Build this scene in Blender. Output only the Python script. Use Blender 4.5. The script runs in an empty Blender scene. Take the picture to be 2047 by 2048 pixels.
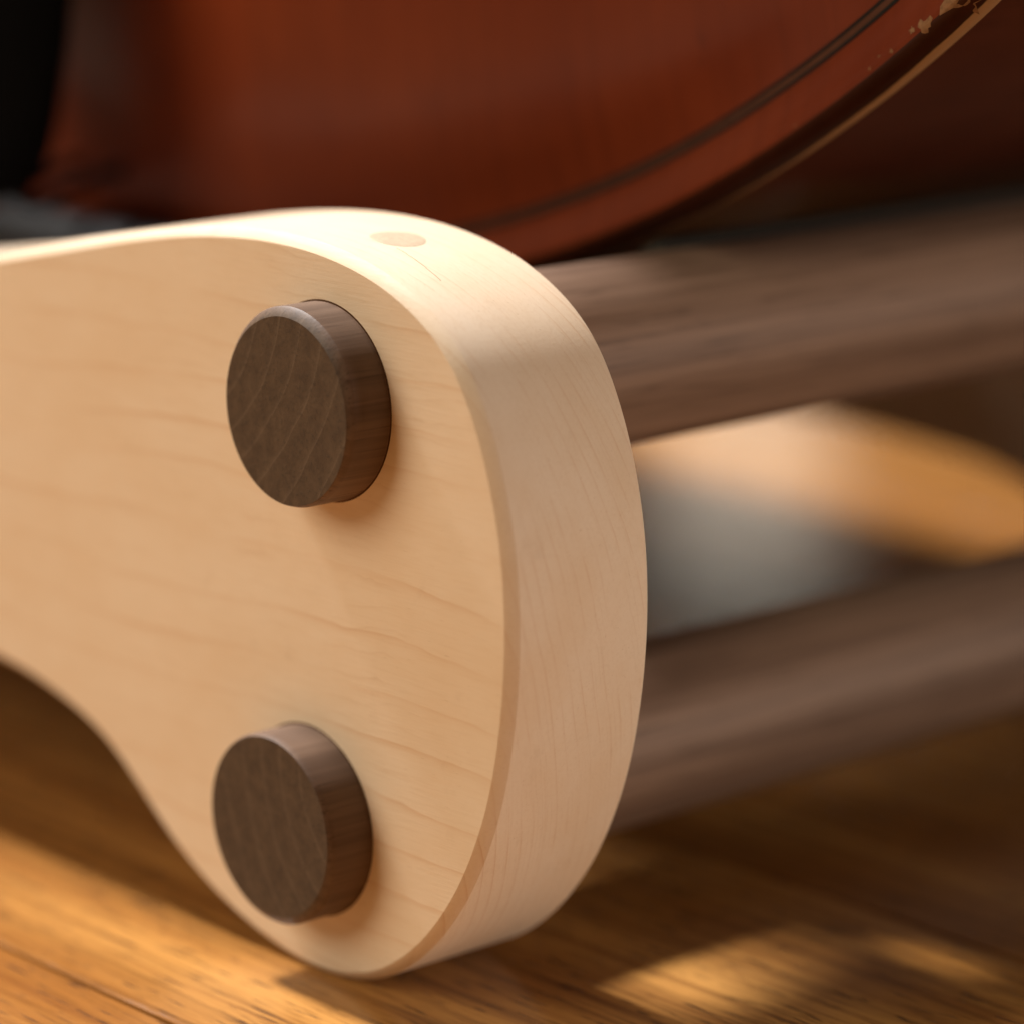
import bpy, bmesh, math, random
from mathutils import Vector, Matrix
R = math.radians
random.seed(7)
MM = 0.001
FZ = 77.2                      # floor lies 77 mm below the upper crossbar's axis
scene = bpy.context.scene
col = scene.collection

def P(u, y, z):                # panel coordinates in mm -> world metres
    return Vector((u*MM, y*MM, (z+FZ)*MM))

# ------------------------------------------------------------------ camera
cam_d = bpy.data.cameras.new('camera')
cam = bpy.data.objects.new('camera', cam_d); col.objects.link(cam)
fw = Vector((-0.72078, 0.65531, -0.22594)).normalized()
rt = fw.cross(Vector((0, 0, 1))).normalized()
up = rt.cross(fw)
m = Matrix((rt, up, -fw)).transposed().to_4x4()
m.translation = P(328.26, -266.75, 83.62)
cam.matrix_world = m
cam_d.lens = 120.07; cam_d.sensor_width = 36.0
cam_d.clip_start = 0.02; cam_d.clip_end = 50
cam_d.dof.use_dof = True
cam_d.dof.focus_distance = 0.424
cam_d.dof.aperture_fstop = 7.2
scene.camera = cam

# ------------------------------------------------------------------ world, lamps, exposure
w = bpy.data.worlds.new('World'); scene.world = w; w.use_nodes = True
bg = w.node_tree.nodes['Background']
bg.inputs[0].default_value = (1.0, 0.86, 0.70, 1); bg.inputs[1].default_value = 0.009
scene.view_settings.view_transform = 'Standard'
scene.view_settings.look = 'None'
scene.view_settings.exposure = 0.0
scene.view_settings.gamma = 1.0

def area_lamp(name, loc, target, size, watts, color, shape='DISK'):
    d = bpy.data.lights.new(name, 'AREA'); d.shape = shape; d.size = size
    d.energy = watts; d.color = color
    o = bpy.data.objects.new(name, d); col.objects.link(o)
    o.location = loc
    o.rotation_euler = (Vector(target)-Vector(loc)).to_track_quat('-Z', 'Y').to_euler()
    return o
area_lamp('ceiling_lamp', (-1.40, -0.012, 1.97), (0, 0, 0.05), 0.30, 130, (1.0, 0.965, 0.955))
area_lamp('front_fill', (-0.90, -1.45, 1.15), (0, 0, 0.06), 1.5, 28.5, (1.0, 0.89, 0.69))  # added fill, stands in for soft room light from the front left
area_lamp('side_fill', (1.60, 0.86, 0.34), (0, 0, 0.06), 0.7, 15, (1.0, 0.87, 0.76))  # added fill that brightens the panel's end and the bars
bl = area_lamp('floor_glare_lamp', (-1.47, 1.61, 0.39), (-0.17, 0.24, 0), 0.13, 0.13, (1.0, 0.90, 0.74), 'RECTANGLE')  # lamp put in to make the pale glare on the floor behind
bl.data.size_y = 0.13
sd = bpy.data.lights.new('floor_patch_spot', 'SPOT'); sd.energy = 15.0; sd.color = (1.0, 0.90, 0.72)  # added spot, aimed to make the second light patch on the floor
sd.spot_size = R(1.05); sd.spot_blend = 0.7; sd.shadow_soft_size = 0.002
so = bpy.data.objects.new('floor_patch_spot', sd); col.objects.link(so); so.location = (0.50, 0.068, 0.20)
so.rotation_euler = (Vector((0.048, 0.064, 0))-so.location).to_track_quat('-Z', 'Y').to_euler()

# ------------------------------------------------------------------ material helpers
def new_mat(name):
    mt = bpy.data.materials.new(name); mt.use_nodes = True
    nt = mt.node_tree
    return mt, nt, nt.nodes['Principled BSDF']
class N:
    def __init__(s, nt): s.nt = nt
    def node(s, t, **kw):
        n = s.nt.nodes.new(t)
        for k, v in kw.items(): setattr(n, k, v)
        return n
    def link(s, a, b): s.nt.links.new(a, b)
    def val(s, x, sock):
        if isinstance(x, (int, float)): sock.default_value = x
        else: s.link(x, sock)
    def math(s, op, a, b=0.0, c=0.0, clamp=False):
        n = s.node('ShaderNodeMath', operation=op, use_clamp=clamp)
        s.val(a, n.inputs[0]); s.val(b, n.inputs[1]); s.val(c, n.inputs[2])
        return n.outputs[0]
    def coords(s): return s.node('ShaderNodeTexCoord').outputs['Object']
    def xyz(s, v):
        n = s.node('ShaderNodeSeparateXYZ'); s.link(v, n.inputs[0]); return n.outputs
    def mapping(s, v, scale, loc=(0, 0, 0), rot=(0, 0, 0)):
        n = s.node('ShaderNodeMapping'); s.link(v, n.inputs[0])
        n.inputs['Scale'].default_value = scale; n.inputs['Location'].default_value = loc
        n.inputs['Rotation'].default_value = rot
        return n.outputs[0]
    def noise(s, v, scale=1.0, detail=3.0, rough=0.5, dist=0.0):
        n = s.node('ShaderNodeTexNoise'); s.link(v, n.inputs['Vector'])
        n.inputs['Scale'].default_value = scale; n.inputs['Detail'].default_value = detail
        n.inputs['Roughness'].default_value = rough; n.inputs['Distortion'].default_value = dist
        return n.outputs[0]
    def ramp(s, f, a, b, lo=0.0, hi=1.0):
        n = s.node('ShaderNodeMapRange'); n.interpolation_type = 'SMOOTHSTEP'
        s.val(f, n.inputs['Value'])
        n.inputs['From Min'].default_value = a; n.inputs['From Max'].default_value = b
        n.inputs['To Min'].default_value = lo; n.inputs['To Max'].default_value = hi
        return n.outputs[0]
    def mix(s, f, a, b):
        n = s.node('ShaderNodeMix', data_type='RGBA')
        s.val(f, n.inputs['Factor'])
        for x, k in ((a, 'A'), (b, 'B')):
            sk = [i for i in n.inputs if i.name == k and i.type == 'RGBA'][0]
            if isinstance(x, tuple): sk.default_value = (*x, 1)
            else: s.link(x, sk)
        return [o for o in n.outputs if o.type == 'RGBA'][0]
    def bump(s, h, strength, dist):
        n = s.node('ShaderNodeBump'); s.link(h, n.inputs['Height'])
        n.inputs['Strength'].default_value = strength; n.inputs['Distance'].default_value = dist
        return n.outputs[0]

def maple():
    mt, nt, b = new_mat('maple'); k = N(nt)
    co = k.coords(); x, y, z = k.xyz(co)
    warp = k.noise(k.mapping(co, (8, 26, 22)), 1.0, 2, 0.5)
    warp2 = k.noise(k.mapping(co, (60, 220, 90)), 1.0, 3, 0.55)
    # growth rings: nearly flat-sawn sheets, metres -> ring number
    t = k.math('ADD', k.math('MULTIPLY', y, 520.0), k.math('MULTIPLY', z, 150.0))
    t = k.math('ADD', t, k.math('MULTIPLY', warp, 3.2))
    t = k.math('ADD', t, k.math('MULTIPLY', warp2, 0.28))
    fr = k.math('FRACT', t)
    line = k.math('MULTIPLY', k.math('POWER', fr, 12.0), k.ramp(fr, 1.0, 0.965))
    vary = k.ramp(k.noise(k.mapping(co, (20, 150, 90), (3, 1, 2)), 1.0, 3, 0.6), 0.34, 0.72)
    line = k.math('MULTIPLY', line, vary)
    fr2 = k.math('FRACT', k.math('ADD', k.math('MULTIPLY', t, 2.37), k.math('MULTIPLY', warp2, 1.3)))
    fine = k.math('MULTIPLY', k.math('POWER', fr2, 10.0), k.ramp(k.noise(k.mapping(co, (55, 300, 60), (8, 3, 1)), 1.0, 2, 0.5), 0.45, 0.7))
    fib = k.noise(k.mapping(co, (160, 2400, 2400)), 1.0, 3, 0.6)
    fleck = k.noise(k.mapping(co, (420, 2600, 2600), (5, 2, 1)), 1.0, 2, 0.5)
    blot = k.noise(k.mapping(co, (30, 70, 55)), 1.0, 5, 0.62)
    c = k.mix(k.ramp(blot, 0.3, 0.72), (0.800, 0.650, 0.490), (0.765, 0.590, 0.415))
    c = k.mix(k.math('MULTIPLY', k.ramp(fib, 0.42, 0.8), 0.22), c, (0.64, 0.45, 0.27))
    c = k.mix(k.math('MULTIPLY', k.ramp(fleck, 0.66, 0.78), 0.30), c, (0.52, 0.33, 0.18))
    c = k.mix(k.math('MULTIPLY', line, 0.60, clamp=True), c, (0.55, 0.265, 0.085))
    c = k.mix(k.math('MULTIPLY', fine, 0.22, clamp=True), c, (0.50, 0.27, 0.11))
    grime_shade = k.noise(k.mapping(co, (150, 150, 150), (1, 4, 2)), 1.0, 4, 0.7)
    c = k.mix(k.math('MULTIPLY', k.ramp(grime_shade, 0.58, 0.80), 0.18), c, (0.48, 0.31, 0.18))
    k.link(c, b.inputs['Base Color'])
    k.val(k.ramp(blot, 0.3, 0.7, 0.50, 0.64), b.inputs['Roughness'])
    b.inputs['Specular IOR Level'].default_value = 0.15
    k.link(k.bump(fib, 0.22, 0.00012), b.inputs['Normal'])
    return mt

def walnut():
    mt, nt, b = new_mat('walnut'); k = N(nt)
    co = k.coords(); oi = k.node('ShaderNodeObjectInfo').outputs['Random']
    x, y, z = k.xyz(co)
    off = k.math('MULTIPLY', oi, 0.03)
    warp = k.noise(k.mapping(co, (45, 9, 45)), 1.0, 2, 0.5)
    dx = k.math('ADD', x, k.math('ADD', off, 0.012)); dz = k.math('SUBTRACT', z, 0.021)
    rad = k.math('SQRT', k.math('ADD', k.math('MULTIPLY', dx, dx), k.math('MULTIPLY', dz, dz)))
    t = k.math('ADD', k.math('MULTIPLY', rad, 240.0), k.math('MULTIPLY', warp, 1.1))
    fr = k.math('FRACT', t)
    pore = k.noise(k.mapping(co, (1900, 60, 1900)), 1.0, 2, 0.6)
    streak = k.noise(k.mapping(co, (380, 6, 380)), 1.0, 5, 0.68)
    c = k.mix(k.ramp(streak, 0.3, 0.72), (0.150, 0.086, 0.054), (0.310, 0.195, 0.130))
    c = k.mix(k.math('MULTIPLY', k.ramp(pore, 0.56, 0.74), 0.6), c, (0.05, 0.024, 0.014))
    c = k.mix(k.ramp(y, 0.0002, -0.0004, 0.0, 0.55), c, (0.062, 0.036, 0.022))   # darker on the stub outside the panel
    # end grain drinks the oil and is darker and greyer, with thin pale ring lines
    e = k.mix(k.ramp(streak, 0.3, 0.72), (0.056, 0.033, 0.018), (0.092, 0.057, 0.032))
    e = k.mix(k.math('MULTIPLY', k.math('MULTIPLY', k.math('POWER', fr, 14.0), k.ramp(fr, 1.0, 0.97)), 0.55), e, (0.17, 0.118, 0.078))
    e = k.mix(k.math('MULTIPLY', k.ramp(pore, 0.52, 0.72), 0.45), e, (0.030, 0.019, 0.012))
    ny = k.math('ABSOLUTE', k.xyz(k.node('ShaderNodeTexCoord').outputs['Normal'])[1])
    c = k.mix(k.ramp(ny, 0.55, 0.9), c, e)
    k.link(c, b.inputs['Base Color'])
    b.inputs['Roughness'].default_value = 0.55
    b.inputs['Specular IOR Level'].default_value = 0.3
    k.link(k.bump(pore, 0.25, 0.00012), b.inputs['Normal'])
    return mt

def oak():
    mt, nt, b = new_mat('oiled_oak_floor'); k = N(nt)
    co0 = k.coords(); oi = k.node('ShaderNodeObjectInfo').outputs['Random']
    cmb = k.node('ShaderNodeCombineXYZ')
    k.val(k.math('MULTIPLY', oi, 37.0), cmb.inputs[0]); k.val(k.math('MULTIPLY', oi, 11.0), cmb.inputs[1])
    ad = k.node('ShaderNodeVectorMath', operation='ADD'); k.link(co0, ad.inputs[0]); k.link(cmb.outputs[0], ad.inputs[1])
    co = ad.outputs[0]
    x, y, z = k.xyz(co)
    warp = k.noise(k.mapping(co, (5, 38, 1)), 1.0, 3, 0.5)
    t = k.math('ADD', k.math('MULTIPLY', y, 210.0), k.math('MULTIPLY', warp, 5.0))
    fr = k.math('FRACT', t)
    ring = k.math('MULTIPLY', k.math('POWER', fr, 2.4), k.ramp(fr, 1.0, 0.90))
    ring = k.math('MULTIPLY', ring, k.ramp(k.noise(k.mapping(co, (14, 160, 1), (2, 7, 0)), 1.0, 3, 0.6), 0.35, 0.65))
    pore = k.noise(k.mapping(co, (70, 1500, 1)), 1.0, 3, 0.7)
    dash = k.noise(k.mapping(co, (110, 1100, 1), (4, 9, 0)), 1.0, 2, 0.55)
    band = k.noise(k.mapping(co, (10, 330, 1)), 1.0, 5, 0.65)
    tone = k.noise(k.mapping(co, (4, 45, 1)), 1.0, 3, 0.5)
    c = k.mix(k.ramp(tone, 0.3, 0.7), (0.56, 0.275, 0.074), (0.31, 0.126, 0.029))
    c = k.mix(k.math('MULTIPLY', k.ramp(band, 0.40, 0.72), 0.75), c, (0.20, 0.070, 0.018))
    c = k.mix(k.math('MULTIPLY', ring, 0.65), c, (0.085, 0.028, 0.008))
    c = k.mix(k.math('MULTIPLY', k.ramp(pore, 0.50, 0.70), 0.6), c, (0.10, 0.034, 0.009))
    c = k.mix(k.math('MULTIPLY', k.ramp(dash, 0.58, 0.70), 0.9), c, (0.035, 0.012, 0.005))
    k.link(c, b.inputs['Base Color'])
    k.val(k.ramp(dash, 0.45, 0.75, 0.16, 0.30), b.inputs['Roughness'])
    b.inputs['Specular IOR Level'].default_value = 0.5
    k.link(k.bump(k.math('ADD', pore, dash), -0.22, 0.0002), b.inputs['Normal'])
    return mt

def varnish(name, base, dark, edge=False):
    mt, nt, b = new_mat(name); k = N(nt)
    co = k.coords(); x, y, z = k.xyz(co)
    gr = k.noise(k.mapping(co, (420, 1, 12)), 1.0, 3, 0.6)
    cl = k.noise(k.mapping(co, (16, 16, 16)), 1.0, 4, 0.6)
    c = k.mix(k.ramp(cl, 0.3, 0.7), base, dark)
    c = k.mix(k.math('MULTIPLY', k.ramp(gr, 0.4, 0.8), 0.3), c, tuple(v*0.55 for v in dark))
    scr = k.noise(k.mapping(co, (90, 90, 22), (0, 0, 0), (0, 0.5, 0)), 1.0, 4, 0.7)
    c = k.mix(k.math('MULTIPLY', k.ramp(scr, 0.64, 0.74), 0.4), c, tuple(v*0.4 for v in dark))
    if edge:
        # varnish rubbed off the outer lower arris: bare spruce, broader towards the bout's side
        nz = k.noise(k.mapping(co, (90, 90, 90)), 1.0, 4, 0.6)
        lim = k.math('SUBTRACT', 0.0659, k.math('MULTIPLY', k.ramp(x, -0.010, 0.060), 0.0026))
        lim = k.math('ADD', lim, k.math('MULTIPLY', k.math('SUBTRACT', nz, 0.5), 0.0013))
        grime_shade = k.ramp(y, 0.0623, 0.0632)  # shade on the outer rim, mixed into the colour
        c = k.mix(k.math('MULTIPLY', grime_shade, 0.9), c, (0.030, 0.009, 0.004))
        wear = k.ramp(k.math('SUBTRACT', y, lim), -0.0001, 0.0003)
        c = k.mix(wear, c, (0.29, 0.155, 0.065))
        k.val(k.ramp(wear, 0, 1, 0.09, 0.0), b.inputs['Coat Weight'])
    else:
        b.inputs['Coat Weight'].default_value = 0.03
    k.link(c, b.inputs['Base Color'])
    b.inputs['Roughness'].default_value = 0.45
    b.inputs['Coat Roughness'].default_value = 0.22
    b.inputs['Coat IOR'].default_value = 1.5
    b.inputs['Specular IOR Level'].default_value = 0.08
    lump = k.noise(co, 60.0, 3, 0.5)
    k.link(k.bump(lump, 0.12, 0.0006), b.inputs['Normal'])
    k.link(k.bump(lump, 0.10, 0.0006), b.inputs['Coat Normal'])
    return mt

def plain(name, c, rough, spec=0.5, grain=300.0, amt=0.3):
    mt, nt, b = new_mat(name); k = N(nt)
    nz = k.noise(k.coords(), grain, 3, 0.6)
    k.link(k.mix(k.math('MULTIPLY', k.ramp(nz, 0.35, 0.7), amt), c, tuple(v*0.5 for v in c)), b.inputs['Base Color'])
    b.inputs['Roughness'].default_value = rough; b.inputs['Specular IOR Level'].default_value = spec
    k.link(k.bump(nz, 0.15, 0.0002), b.inputs['Normal'])
    return mt

M_MAPLE = maple(); M_WALNUT = walnut(); M_OAK = oak()
M_TOP = varnish('red_brown_varnish', (0.175, 0.030, 0.0075), (0.125, 0.019, 0.005), True)
M_EDGE = varnish('shaded_rim_varnish', (0.050, 0.013, 0.005), (0.030, 0.008, 0.0035), True)  # rim colour darkened to carry the edge's shade
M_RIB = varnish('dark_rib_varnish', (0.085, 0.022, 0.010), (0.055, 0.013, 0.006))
M_PURF = plain('purfling_black', (0.006, 0.005, 0.004), 0.6, 0.15)
M_PURFB = plain('purfling_brown', (0.085, 0.030, 0.014), 0.6, 0.15)
M_EBONY = plain('ebony', (0.0020, 0.0018, 0.0018), 0.8, 0.02)
M_SADDLE = plain('polished_ebony', (0.009, 0.0085, 0.008), 0.55, 0.15)
M_PAD = plain('charcoal_felt', (0.050, 0.044, 0.036), 0.95, 0.1, 900.0, 0.5)
M_PLUG = plain('maple_plug', (0.58, 0.455, 0.32), 0.5, 0.3, 1500.0, 0.35)
M_CHIP = plain('bare_spruce', (0.24, 0.12, 0.052), 0.7, 0.2, 1600.0, 0.6)
M_SUB = plain('dark_subfloor', (0.03, 0.018, 0.010), 0.9, 0.1)
M_JOINT = plain('dark_glue_joint', (0.10, 0.045, 0.02), 0.8, 0.1)
M_LINE = plain('glue_line', (0.50, 0.36, 0.22), 0.7, 0.2)

# ------------------------------------------------------------------ mesh helpers
def mesh_obj(name, verts, faces, mat, parent=None, sharp=35, smooth=True):
    me = bpy.data.meshes.new(name)
    me.from_pydata([tuple(v) for v in verts], [], faces)
    me.materials.append(mat)
    bm = bmesh.new(); bm.from_mesh(me)
    bmesh.ops.recalc_face_normals(bm, faces=bm.faces); bm.to_mesh(me); bm.free()
    if smooth:
        me.polygons.foreach_set('use_smooth', [True]*len(me.polygons))
        me.set_sharp_from_angle(angle=R(sharp))
    me.update()
    o = bpy.data.objects.new(name, me); col.objects.link(o); o.parent = parent
    return o
def tag(o, label, cat): o['label'] = label; o['category'] = cat
def empty(name, loc=(0, 0, 0)):
    o = bpy.data.objects.new(name, None); col.objects.link(o); o.location = loc; o.empty_display_size = 0.02
    return o
def catmull(pts, step, closed=False):
    n = len(pts); out = []
    for i in range(n if closed else n-1):
        g = (lambda j: pts[j % n]) if closed else (lambda j: pts[min(max(j, 0), n-1)])
        p0, p1, p2, p3 = [Vector(g(i+d)) for d in (-1, 0, 1, 2)]
        k = max(2, int((p2-p1).length/step))
        for s in range(k):
            t = s/k
            out.append(0.5*((2*p1)+(p2-p0)*t+(2*p0-5*p1+4*p2-p3)*t*t+(3*p1-p0-3*p2+p3)*t**3))
    if not closed: out.append(Vector(pts[-1]))
    return out
def smooth_loop(pts, it):
    n = len(pts)
    for _ in range(it):
        pts = [(pts[i-1]+2*pts[i]+pts[(i+1) % n])/4 for i in range(n)]
    return pts
def resample(pts, step, closed=True):
    q = pts+[pts[0]] if closed else pts
    L = [0]
    for a, b in zip(q, q[1:]): L.append(L[-1]+(b-a).length)
    n = max(8, int(L[-1]/step)); out = []; j = 0
    for i in range(n if closed else n+1):
        s = L[-1]*i/n
        while j < len(L)-2 and L[j+1] < s: j += 1
        t = (s-L[j])/max(L[j+1]-L[j], 1e-9); out.append(q[j].lerp(q[j+1], t))
    return out
def normals2d(pts):            # outward for a counter-clockwise loop
    n = len(pts); out = []
    for i in range(n):
        d = pts[(i+1) % n]-pts[i-1]; out.append(Vector((d.y, -d.x)).normalized())
    return out
def area2d(pts): return sum(a.x*b.y-b.x*a.y for a, b in zip(pts, pts[1:]+pts[:1]))/2
def ring_faces(nr, n, closed=True):
    f = []
    for r in range(nr-1):
        for i in range(n if closed else n-1):
            j = (i+1) % n; f.append((r*n+i, r*n+j, (r+1)*n+j, (r+1)*n+i))
    return f

# ------------------------------------------------------------------ floor
floor = empty('floor', (0, 0, 0)); floor['kind'] = 'structure'
sub = mesh_obj('subfloor', [(-2.6, -1.5, -0.014), (1.6, -1.5, -0.014), (1.6, 3.4, -0.014), (-2.6, 3.4, -0.014),
                            (-2.6, -1.5, -0.03), (1.6, -1.5, -0.03), (1.6, 3.4, -0.03), (-2.6, 3.4, -0.03)],
               [(0, 1, 2, 3), (4, 5, 6, 7), (0, 1, 5, 4), (1, 2, 6, 5), (2, 3, 7, 6), (3, 0, 4, 7)], M_SUB, floor, smooth=False)
PW = 0.097; PL = 1.35; GAP = 0.00025; BV = 0.0005
def plank_mesh(L):
    hw, hl = PW/2-GAP, L/2-GAP
    v = []; 
    for ins, z in ((0, -0.0139), (0, -BV), (BV*0.12, -BV*0.56), (BV, 0)):
        v += [(-hl+ins, -hw+ins, z), (hl-ins, -hw+ins, z), (hl-ins, hw-ins, z), (-hl+ins, hw-ins, z)]
    f = ring_faces(4, 4)+[(12, 13, 14, 15)]
    me = bpy.data.meshes.new('plank'); me.from_pydata(v, [], f); me.materials.append(M_OAK)
    me.polygons.foreach_set('use_smooth', [True]*len(me.polygons)); me.set_sharp_from_angle(angle=R(20)); me.update()
    return me
pm = plank_mesh(PL)
Y0 = -0.0247 - PW*17.5
for r in range(56):
    yc = Y0+PW*r
    x = -2.6+((r*0.53+0.28) % 1.0)*PL - PL*0.5
    while x < 1.6+PL*0.4:
        o = bpy.data.objects.new('plank', pm); col.objects.link(o); o.parent = floor
        o.location = (x, yc, random.uniform(-0.00012, 0.00012)); x += PL

# ------------------------------------------------------------------ cello stand
stand = empty('cello_stand', (-0.130, 0.11, 0))
stand['label'] = 'wooden instrument stand with pale maple side panels and walnut crossbars'
stand['category'] = 'stand'
inv = Matrix.Translation(-Vector(stand.location))
def loc_part(o):
    o.parent = stand; o.matrix_parent_inverse = inv
    return o
MID = -130.0
half = [(-130, 1.0), (-112, 2.6), (-92, 5.8), (-90, 6.0), (-72.1, 9.6), (-59.0, 12.2), (-46.5, 14.7), (-34.4, 16.9), (-22.9, 18.4), (-11.8, 19.0), (-1.1, 18.5), (9.1, 16.5),
        (17.1, 13.2), (22.9, 9.0), (26.8, 3.7), (30.1, -3.6), (32.2, -11.0), (33.2, -17.4), (33.5, -23.9), (33.2, -30.6), (32.3, -37.5),
        (30.7, -44.7), (28.2, -51.6), (24.5, -58.7), (19.6, -65.2), (14.2, -70.2), (8.0, -73.9), (0.8, -75.8), (-7.5, -75.9), (-16.6, -74.2),
        (-25.8, -70.9), (-33.6, -66.7), (-40.0, -62.0), (-46.0, -57.4), (-51.6, -54.2), (-58.5, -51.7), (-67.5, -49.5), (-75.6, -48.4), (-100, -46.9), (-130, -46.2)]
right = [Vector(p) for p in half]
left = [Vector((2*MID-p.x, p.y)) for p in reversed(right[1:-1])]
loop = catmull(right+left, 1.0, True)
loop = smooth_loop(resample(loop, 1.1), 6)
if area2d(loop) < 0: loop.reverse()
nrm = normals2d(loop)
T = 23.2
prof = [(0.0, 0.0), (0.06, 0.03), (0.66, 0.60), (1.24, 1.26), (1.30, 1.40), (1.30, T-0.7), (1.15, T-0.25), (0.7, T)]
def panel(y_front, flip):
    v = []; n = len(loop)
    for off, y in prof:
        yy = y_front+(T-y if flip else y)
        for p, q in zip(loop, nrm):
            a = p+q*off; v.append(P(a.x, yy, a.y))
    f = ring_faces(len(prof), n)+[tuple(range(n)), tuple((len(prof)-1)*n+i for i in range(n))]
    return loc_part(mesh_obj('side_panel', v, f, M_MAPLE, sharp=20))
YF = 213.0
near = panel(0, False)
near['label'] = 'near maple side panel with two walnut bar ends'
far = panel(YF, True)
far['label'] = 'far maple side panel seen between the crossbars'

def crossbar(u, z, y0, y1, ends=((0, -0.45), (0, 0.3))):
    v = []; n = 96
    segs = [(0.0, 11.95, 1.0), (0.12, 12.1, 0.9), (0.75, 12.58, 0.25), (1.1, 12.7, 0.0)]   # hand-eased, slightly lopsided bevel
    rows = [(y0+a, r, k*ends[0][0], k*ends[0][1]) for a, r, k in segs]
    m_ = 24
    rows += [(y0+1.5+(y1-y0-3.0)*i/m_, 12.7, 0, 0) for i in range(1, m_)]
    rows += [(y1-a, r, k*ends[1][0], k*ends[1][1]) for a, r, k in reversed(segs)]
    for y, r, ox, oz in rows:
        for i in range(n):
            a = 2*math.pi*i/n
            v.append(((r*math.cos(a)+ox)*MM, y*MM, (r*math.sin(a)+oz)*MM))
    f = ring_faces(len(rows), n)+[tuple(range(n)), tuple((len(rows)-1)*n+i for i in range(n))]
    o = mesh_obj('crossbar', v, f, M_WALNUT, sharp=22)
    o.location = P(u, 0, z); loc_part(o)
    return o
YB0, YB1 = -6.5, YF+T+6.5
LX, LZ = -4.4, -56.3
bars = [crossbar(0, 0, YB0, YB1), crossbar(LX, LZ, YB0-0.4, YB1, ((-0.52, -0.08), (0.2, 0.3))), crossbar(2*MID, 0, YB0, YB1), crossbar(2*MID-LX, LZ, YB0, YB1)]
bars[0].rotation_euler.y = R(0); bars[1].rotation_euler.y = R(115); bars[2].rotation_euler.y = R(200); bars[3].rotation_euler.y = R(75)

def pad(bar, u):
    v = []; ya, yb = 64.0, YF-3; n = 18; s = -1 if u == 0 else 1
    rows = []
    for y, e in ((ya, 0.7), (ya+0.8, 0.0), (yb-0.8, 0.0), (yb, 0.7)):
        rows.append((y, e))
    for y, e in rows:
        ring = []
        for i in range(n+1):
            a = R(90)+s*R(-60+42*i/n)
            ring.append((12.72, a))
        for i in range(n+1):
            a = R(90)+s*R(-18-42*i/n)
            edge = min(i, n-i)/3.0
            ring.append((12.72+(2.3-e)*min(1, 0.35+edge*0.65), a))
        for r, a in ring: v.append((r*math.cos(a)*MM, y*MM, r*math.sin(a)*MM))
    m_ = 2*(n+1)
    f = ring_faces(4, m_)+[tuple(range(m_)), tuple(3*m_+i for i in range(m_))]
    o = mesh_obj('pad', v, f, M_PAD, sharp=50)
    o.location = P(u, 0, 0); loc_part(o)
    o['label'] = 'charcoal felt strip on top of the crossbar'
pad(bars[0], 0); pad(bars[2], 2*MID)

# dark hairline where each bar end leaves the panel's face
for (u, z) in ((0, 0), (LX, LZ)):
    v = []; n = 72
    for r, y in ((12.6, 0.1), (12.6, -0.03), (12.92, -0.03), (13.0, 0.1)):
        for i in range(n):
            a = 2*math.pi*i/n; v.append(P(u+r*math.cos(a), y, z+r*math.sin(a)))
    mesh_obj('glue_joint', v, ring_faces(4, n), M_JOINT, near, smooth=False)

# added flat board, out of view, to shade the floor below the near arm
def add_shade_board():
    v = []; pr = [(-80, -25), (-79, -26), (44, -26), (45, -25), (45, -15), (44, -14), (-79, -14), (-80, -15)]
    for y in (22.4, YF+0.2):
        for a, z in pr: v.append(P(MID+a, y, z))
    return loc_part(mesh_obj('shade_board', v, ring_faces(2, 8)+[tuple(range(8)), tuple(range(8, 16))], M_WALNUT, sharp=25))
add_shade_board()

# round plug let into the bulb's top edge, with a fine glue line running from it
def edge_point(u):             # outer top outline at u, with its outward normal
    best = min((abs(p.x+q.x*1.3-u), i) for i, (p, q) in enumerate(zip(loop, nrm)) if p.y > 0)[1]
    return loop[best]+nrm[best]*1.3, nrm[best]
def on_edge(u, y, lift):
    p, q = edge_point(u); a = p+q*lift
    return P(a.x, y, a.y)
pu, py = 1.2, 11.6
v = []; n = 48
def arc_point(s_mm):           # walk along the outer outline from the plug's centre, + to the right
    i0 = min((abs(p.x+q.x*1.3-pu), i) for i, (p, q) in enumerate(zip(loop, nrm)) if p.y > 0)[1]
    step = 1 if loop[(i0+1) % len(loop)].x > loop[i0].x else -1
    if s_mm < 0: step = -step; s_mm = -s_mm
    i = i0; d = 0.0
    while True:
        j = (i+step) % len(loop)
        a_, b_ = loop[i]+nrm[i]*1.3, loop[j]+nrm[j]*1.3
        L = (b_-a_).length
        if d+L >= s_mm: return a_.lerp(b_, (s_mm-d)/L), nrm[i].lerp(nrm[j], (s_mm-d)/L).normalized()
        d += L; i = j
for lift, r in ((-1.0, 3.6), (0.02, 3.6), (0.05, 3.5), (0.05, 2.4), (0.05, 1.2), (0.05, 0.02)):
    for i in range(n):
        a = 2*math.pi*i/n
        p_, q_ = arc_point(r*math.cos(a)); q = p_+q_*lift
        v.append(P(q.x, py+r*math.sin(a), q.y))
plug = mesh_obj('plug', v, ring_faces(6, n)+[tuple(5*n+i for i in range(n))], M_PLUG, near, sharp=40)
plug['label'] = 'round wooden plug in the top edge'
v = []
for i in range(14):
    u = 4.2+i*0.75; y = 8.6-0.10*i
    for dy in (-0.05, 0.05): v.append(on_edge(u, y+dy, 0.03))
    for dy in (0.05, -0.05): v.append(on_edge(u, y+dy, -0.3))
mesh_obj('glue_seam', v, ring_faces(14, 4), M_LINE, near, smooth=False)

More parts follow.
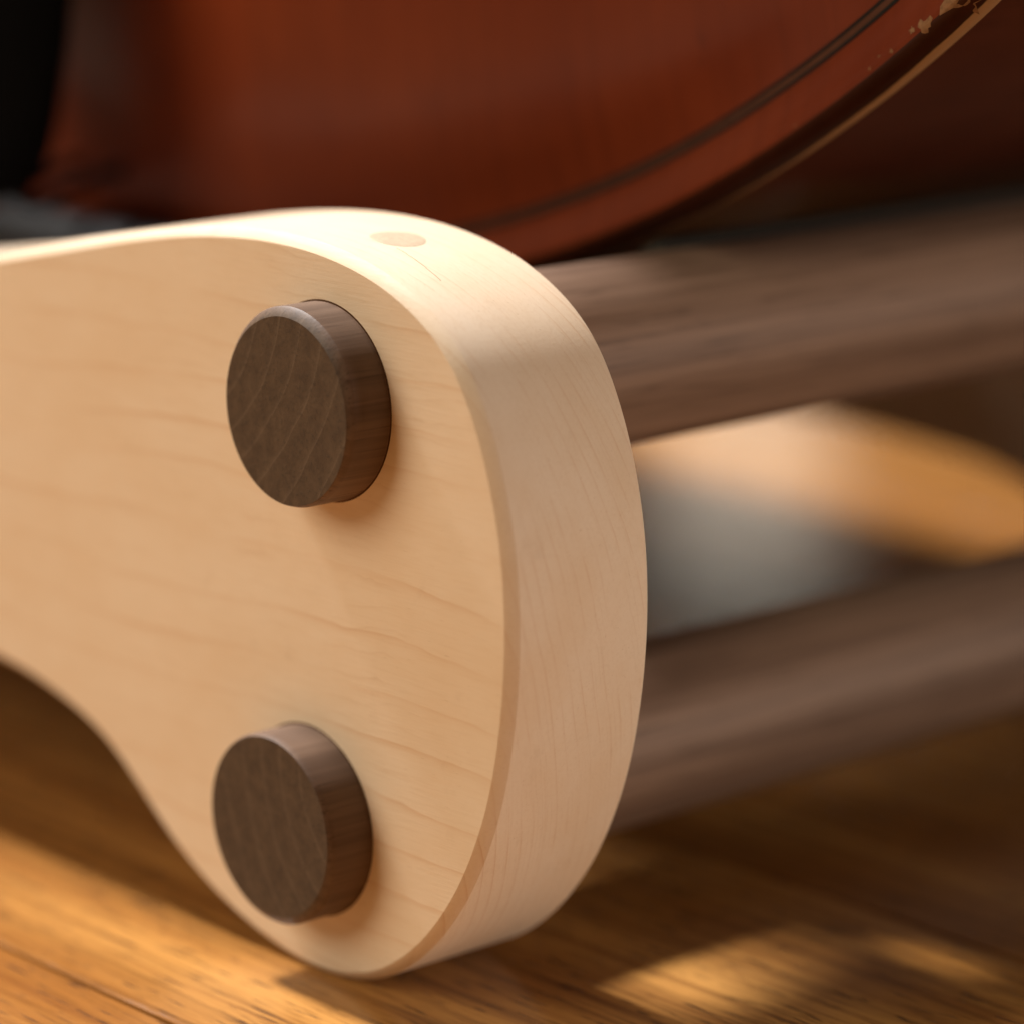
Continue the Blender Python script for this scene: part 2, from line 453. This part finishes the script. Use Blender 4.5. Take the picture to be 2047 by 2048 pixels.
# ------------------------------------------------------------------ cello
cello = empty('cello', P(MID, 118, 3))
tag(cello, 'red-brown varnished cello resting on the stand crossbars', 'cello')
invc = Matrix.Translation(-Vector(cello.location))
def cpart(o, parent=None):
    o.parent = cello; o.matrix_parent_inverse = invc
    return o
ch = [(0, -8.0), (30, -7.2), (60, -3.6), (90, 3.0), (118, 12.1), (140, 21.9), (160, 33.4), (176, 44.6), (188, 54.6), (200, 67.0), (210, 83), (217, 105), (220, 130), (219, 155),
      (215, 185), (205, 215), (190, 245), (172, 270), (158, 285), (162, 300), (150, 308), (132, 316), (118, 335), (110, 365), (112, 400), (122, 428), (134, 445), (146, 452), (140, 464),
      (150, 485), (163, 520), (170, 560), (168, 600), (155, 645), (130, 685), (95, 715), (55, 735), (25, 745), (0, 748)]
rh = [Vector((MID+a, z)) for a, z in ch]
lh = [Vector((2*MID-p.x, p.y)) for p in reversed(rh[1:-1])]
cl = smooth_loop(resample(catmull(rh+lh, 2.0, True), 2.2), 3)
if area2d(cl) < 0: cl.reverse()
cn = normals2d(cl)
YE = 62.0                       # plane of the front plate's lower arris is YE+5
def inset(d):                  # inset loop, kept tidy by smoothing
    q = [p-nv*d for p, nv in zip(cl, cn)]
    return smooth_loop(q, int(d*0.6)) if d > 3 else q
cen = Vector((MID, 0))
def arch_loops():
    rows = []
    for d, y in ((3.5, 5.0), (0.5, 5.0), (0.05, 4.4), (0.0, 2.6), (0.25, 0.8), (0.6, 0.0), (1.0, -0.55), (1.5, -0.92), (2.0, -1.10), (2.6, -1.12), (3.2, -0.95), (3.9, -0.65), (5.2, -0.05), (6.2, 0.18), (7.0, 0.25), (8.1, 0.18), (9.2, 0.05), (11.5, -0.45), (15, -1.5), (20, -3.3)):
        rows.append([(p, y) for p in inset(d)])
    base = inset(20)
    for k in range(1, 9):
        t = k/8.0
        row = []
        for p in base:
            zc = min(max(p.y, 150), 610)
            c_ = Vector((MID, zc))
            q = p.lerp(c_, t); row.append((q, -3.3-11.5*math.sin(t*math.pi/2)**1.15))
        rows.append(row)
    return rows
rows = arch_loops(); n = len(cl)
v = [P(p.x, YE+y, p.y) for row in rows for p, y in row]
f = ring_faces(len(rows), n)
top = cpart(mesh_obj('front_plate', v, f, M_TOP, sharp=65))
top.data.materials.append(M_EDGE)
for i_, pl in enumerate(top.data.polygons):      # rim outside the crest takes the colour with painted shade
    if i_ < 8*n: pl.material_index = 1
def surf_y(d):                 # height of the plate at an inset distance
    tab = [(0, 2.6), (0.25, 0.8), (0.6, 0.0), (1.0, -0.55), (1.5, -0.92), (2.0, -1.10), (2.6, -1.12), (3.2, -0.95), (3.9, -0.65), (5.2, -0.05), (6.2, 0.18), (7.0, 0.25), (8.1, 0.18), (9.2, 0.05), (11.5, -0.45), (15, -1.5)]
    for (a, ya), (b, yb) in zip(tab, tab[1:]):
        if a <= d <= b: return ya+(yb-ya)*(d-a)/(b-a)
    return 0
def ribbon(d0, d1, mat, lift=0.06):
    vv = []
    for d, l in ((d0, 0.0), (d0, lift), (d1, lift), (d1, 0.0)):
        for p in inset(d): vv.append(P(p.x, YE+surf_y(d)-l+0.02, p.y))
    o = mesh_obj('purfling_strip', vv, ring_faces(4, n), mat, smooth=False); o.parent = top
    return o
ribbon(7.70, 8.15, M_PURF, 0.12); ribbon(8.15, 8.90, M_PURFB, 0.10); ribbon(8.90, 9.35, M_PURF, 0.12)
# ribs
v = []
for d, y in ((2, 4.8), (2, 30), (2, 60), (2, 90), (2, 117.2)):
    for p in inset(2.2): 
        q = p; v.append(P(q.x, YE+y, q.y))
cpart(mesh_obj('rib', v, ring_faces(5, n), M_RIB, sharp=60))
# back plate
v = []
rowsb = [(3.5, 117.0), (0.4, 117.0), (0.0, 119.0), (0.4, 121.4), (2.2, 122.3), (6.0, 121.4), (12.0, 122.0), (20.0, 125.0)]
for d, y in rowsb:
    for p in inset(d): v.append(P(p.x, YE+y, p.y))
base = inset(20)
for k in range(1, 6):
    t = k/5
    for p in base:
        q = p.lerp(Vector((MID, min(max(p.y, 150), 610))), t); v.append(P(q.x, YE+125+16*math.sin(t*math.pi/2), q.y))
cpart(mesh_obj('back_plate', v, ring_faces(len(rowsb)+5, n), M_RIB, sharp=40))

def loft(name, secs, mat, sharp=40):
    """secs: list of closed section rings (same count)"""
    n_ = len(secs[0]); vv = [p for s in secs for p in s]
    ff = ring_faces(len(secs), n_)+[tuple(range(n_)), tuple((len(secs)-1)*n_+i for i in range(n_))]
    return cpart(mesh_obj(name, vv, ff, mat, sharp=sharp))
# tailpiece: narrow rounded lower end, arched front, flaring upwards
secs = []
for z, hw, yc, th in ((9, 2.5, 38.0, 1.6), (10, 6, 37.6, 2.6), (13, 10, 37.2, 4), (18, 14, 36.6, 5), (25, 17.5, 36, 5.6), (34, 20, 36, 5.6), (48, 21.5, 37, 5), (90, 24.5, 41, 4), (150, 28, 42, 3.6), (215, 31, 42, 3.4), (232, 31.5, 42, 3), (236, 30, 42, 2)):
    ring = []
    for i in range(28):
        a = 2*math.pi*i/28; cx = math.cos(a); sx = math.sin(a)
        x = hw*math.copysign(abs(cx)**0.55, cx)
        y = yc + (-sx)*th*(0.85 if sx > 0 else 0.45)*(1-0.25*abs(cx)) + 3.0*(abs(x)/hw)**2
        ring.append(P(MID+x, y, z))
    secs.append(ring)
loft('tailpiece', secs, M_EBONY, 30)
# saddle: ebony block let into the bottom edge, rounded on top
secs = []
for u in (-31, -30, -20, 0, 20, 30, 31):
    k = 1.0 if abs(u) < 30.5 else 0.7
    hgt = 1.0-0.35*(abs(u)/31)**2
    ring = []
    for i in range(16):
        a = 2*math.pi*i/16
        yy = YE-1.5+7.5*k*math.cos(a)*(1.0) ; zz = -2.0+6.0*k*math.sin(a)
        if math.cos(a) < 0: yy = YE-1.5+8.5*hgt*k*math.cos(a)
        ring.append(P(MID+u, yy, zz))
    secs.append(ring)
loft('saddle', secs, M_SADDLE, 50)
# tail cord: two strands from the tailpiece over the saddle
for s in (-1, 1):
    pth = [(MID+s*4.5, 38.5, 14), (MID+s*5.0, 41, 8.5), (MID+s*5.5, 46, 9.5), (MID+s*6, 52, 11.0), (MID+s*6, 58, 12.2), (MID+s*6, 65, 9.5), (MID+s*5, 70, 2.5), (MID+s*3, 90, 0.4)]
    pth = catmull(pth, 1.5)
    secs = []
    for i, p in enumerate(pth):
        d = (pth[min(i+1, len(pth)-1)]-pth[max(i-1, 0)]).normalized()
        a1 = d.cross(Vector((1, 0, 0))).normalized(); a2 = d.cross(a1)
        secs.append([P(*(p+(a1*math.cos(t)+a2*math.sin(t))*1.1)) for t in [2*math.pi*j/8 for j in range(8)]])
    loft('tail_cord', secs, M_EBONY, 60)
# flakes of varnish knocked off the front plate's rim
def chip(ang_u, d0, size, seed, stretch=1.0):
    rnd = random.Random(seed)
    i0 = min((abs(p.x-ang_u)+(1000 if p.y > 140 else 0), i) for i, p in enumerate(cl))[1]
    p0 = cl[i0]; nv = cn[i0]; tv = Vector((-nv.y, nv.x))
    nn = 14; vv = []
    def at(a, d):
        q = p0+tv*a-nv*d
        return P(q.x, YE+surf_y(max(0.05, min(14, d)))-0.05, q.y)
    vv.append(at(0, d0))
    for rr in (0.5, 1.0):
        for j in range(nn):
            a = 2*math.pi*j/nn; r = size*rr*(rnd.uniform(0.35, 1.25) if rr == 1 else 1)
            vv.append(at(r*math.cos(a)*stretch, d0+r*math.sin(a)*0.9))
    ff = [(0, 1+j, 1+(j+1) % nn) for j in range(nn)]+[(1+j, 1+(j+1) % nn, 1+nn+(j+1) % nn, 1+nn+j) for j in range(nn)]
    o = mesh_obj('varnish_chip', vv, ff, M_CHIP, smooth=False); o.parent = top
for a in ((51.0, 1.9, 2.3, 1, 1.6), (45.6, 2.2, 1.2, 2, 1.1), (44.6, 2.9, 0.6, 9, 1.0), (41.2, 2.6, 0.38, 3, 1.0), (39.6, 3.2, 0.24, 4, 1.0), (36.5, 2.6, 0.22, 5, 1.0), (25.0, 2.5, 0.2, 6, 1.0)):
    chip(*a)

scene.cycles.use_denoising = True
scene.cycles.max_bounces = 8
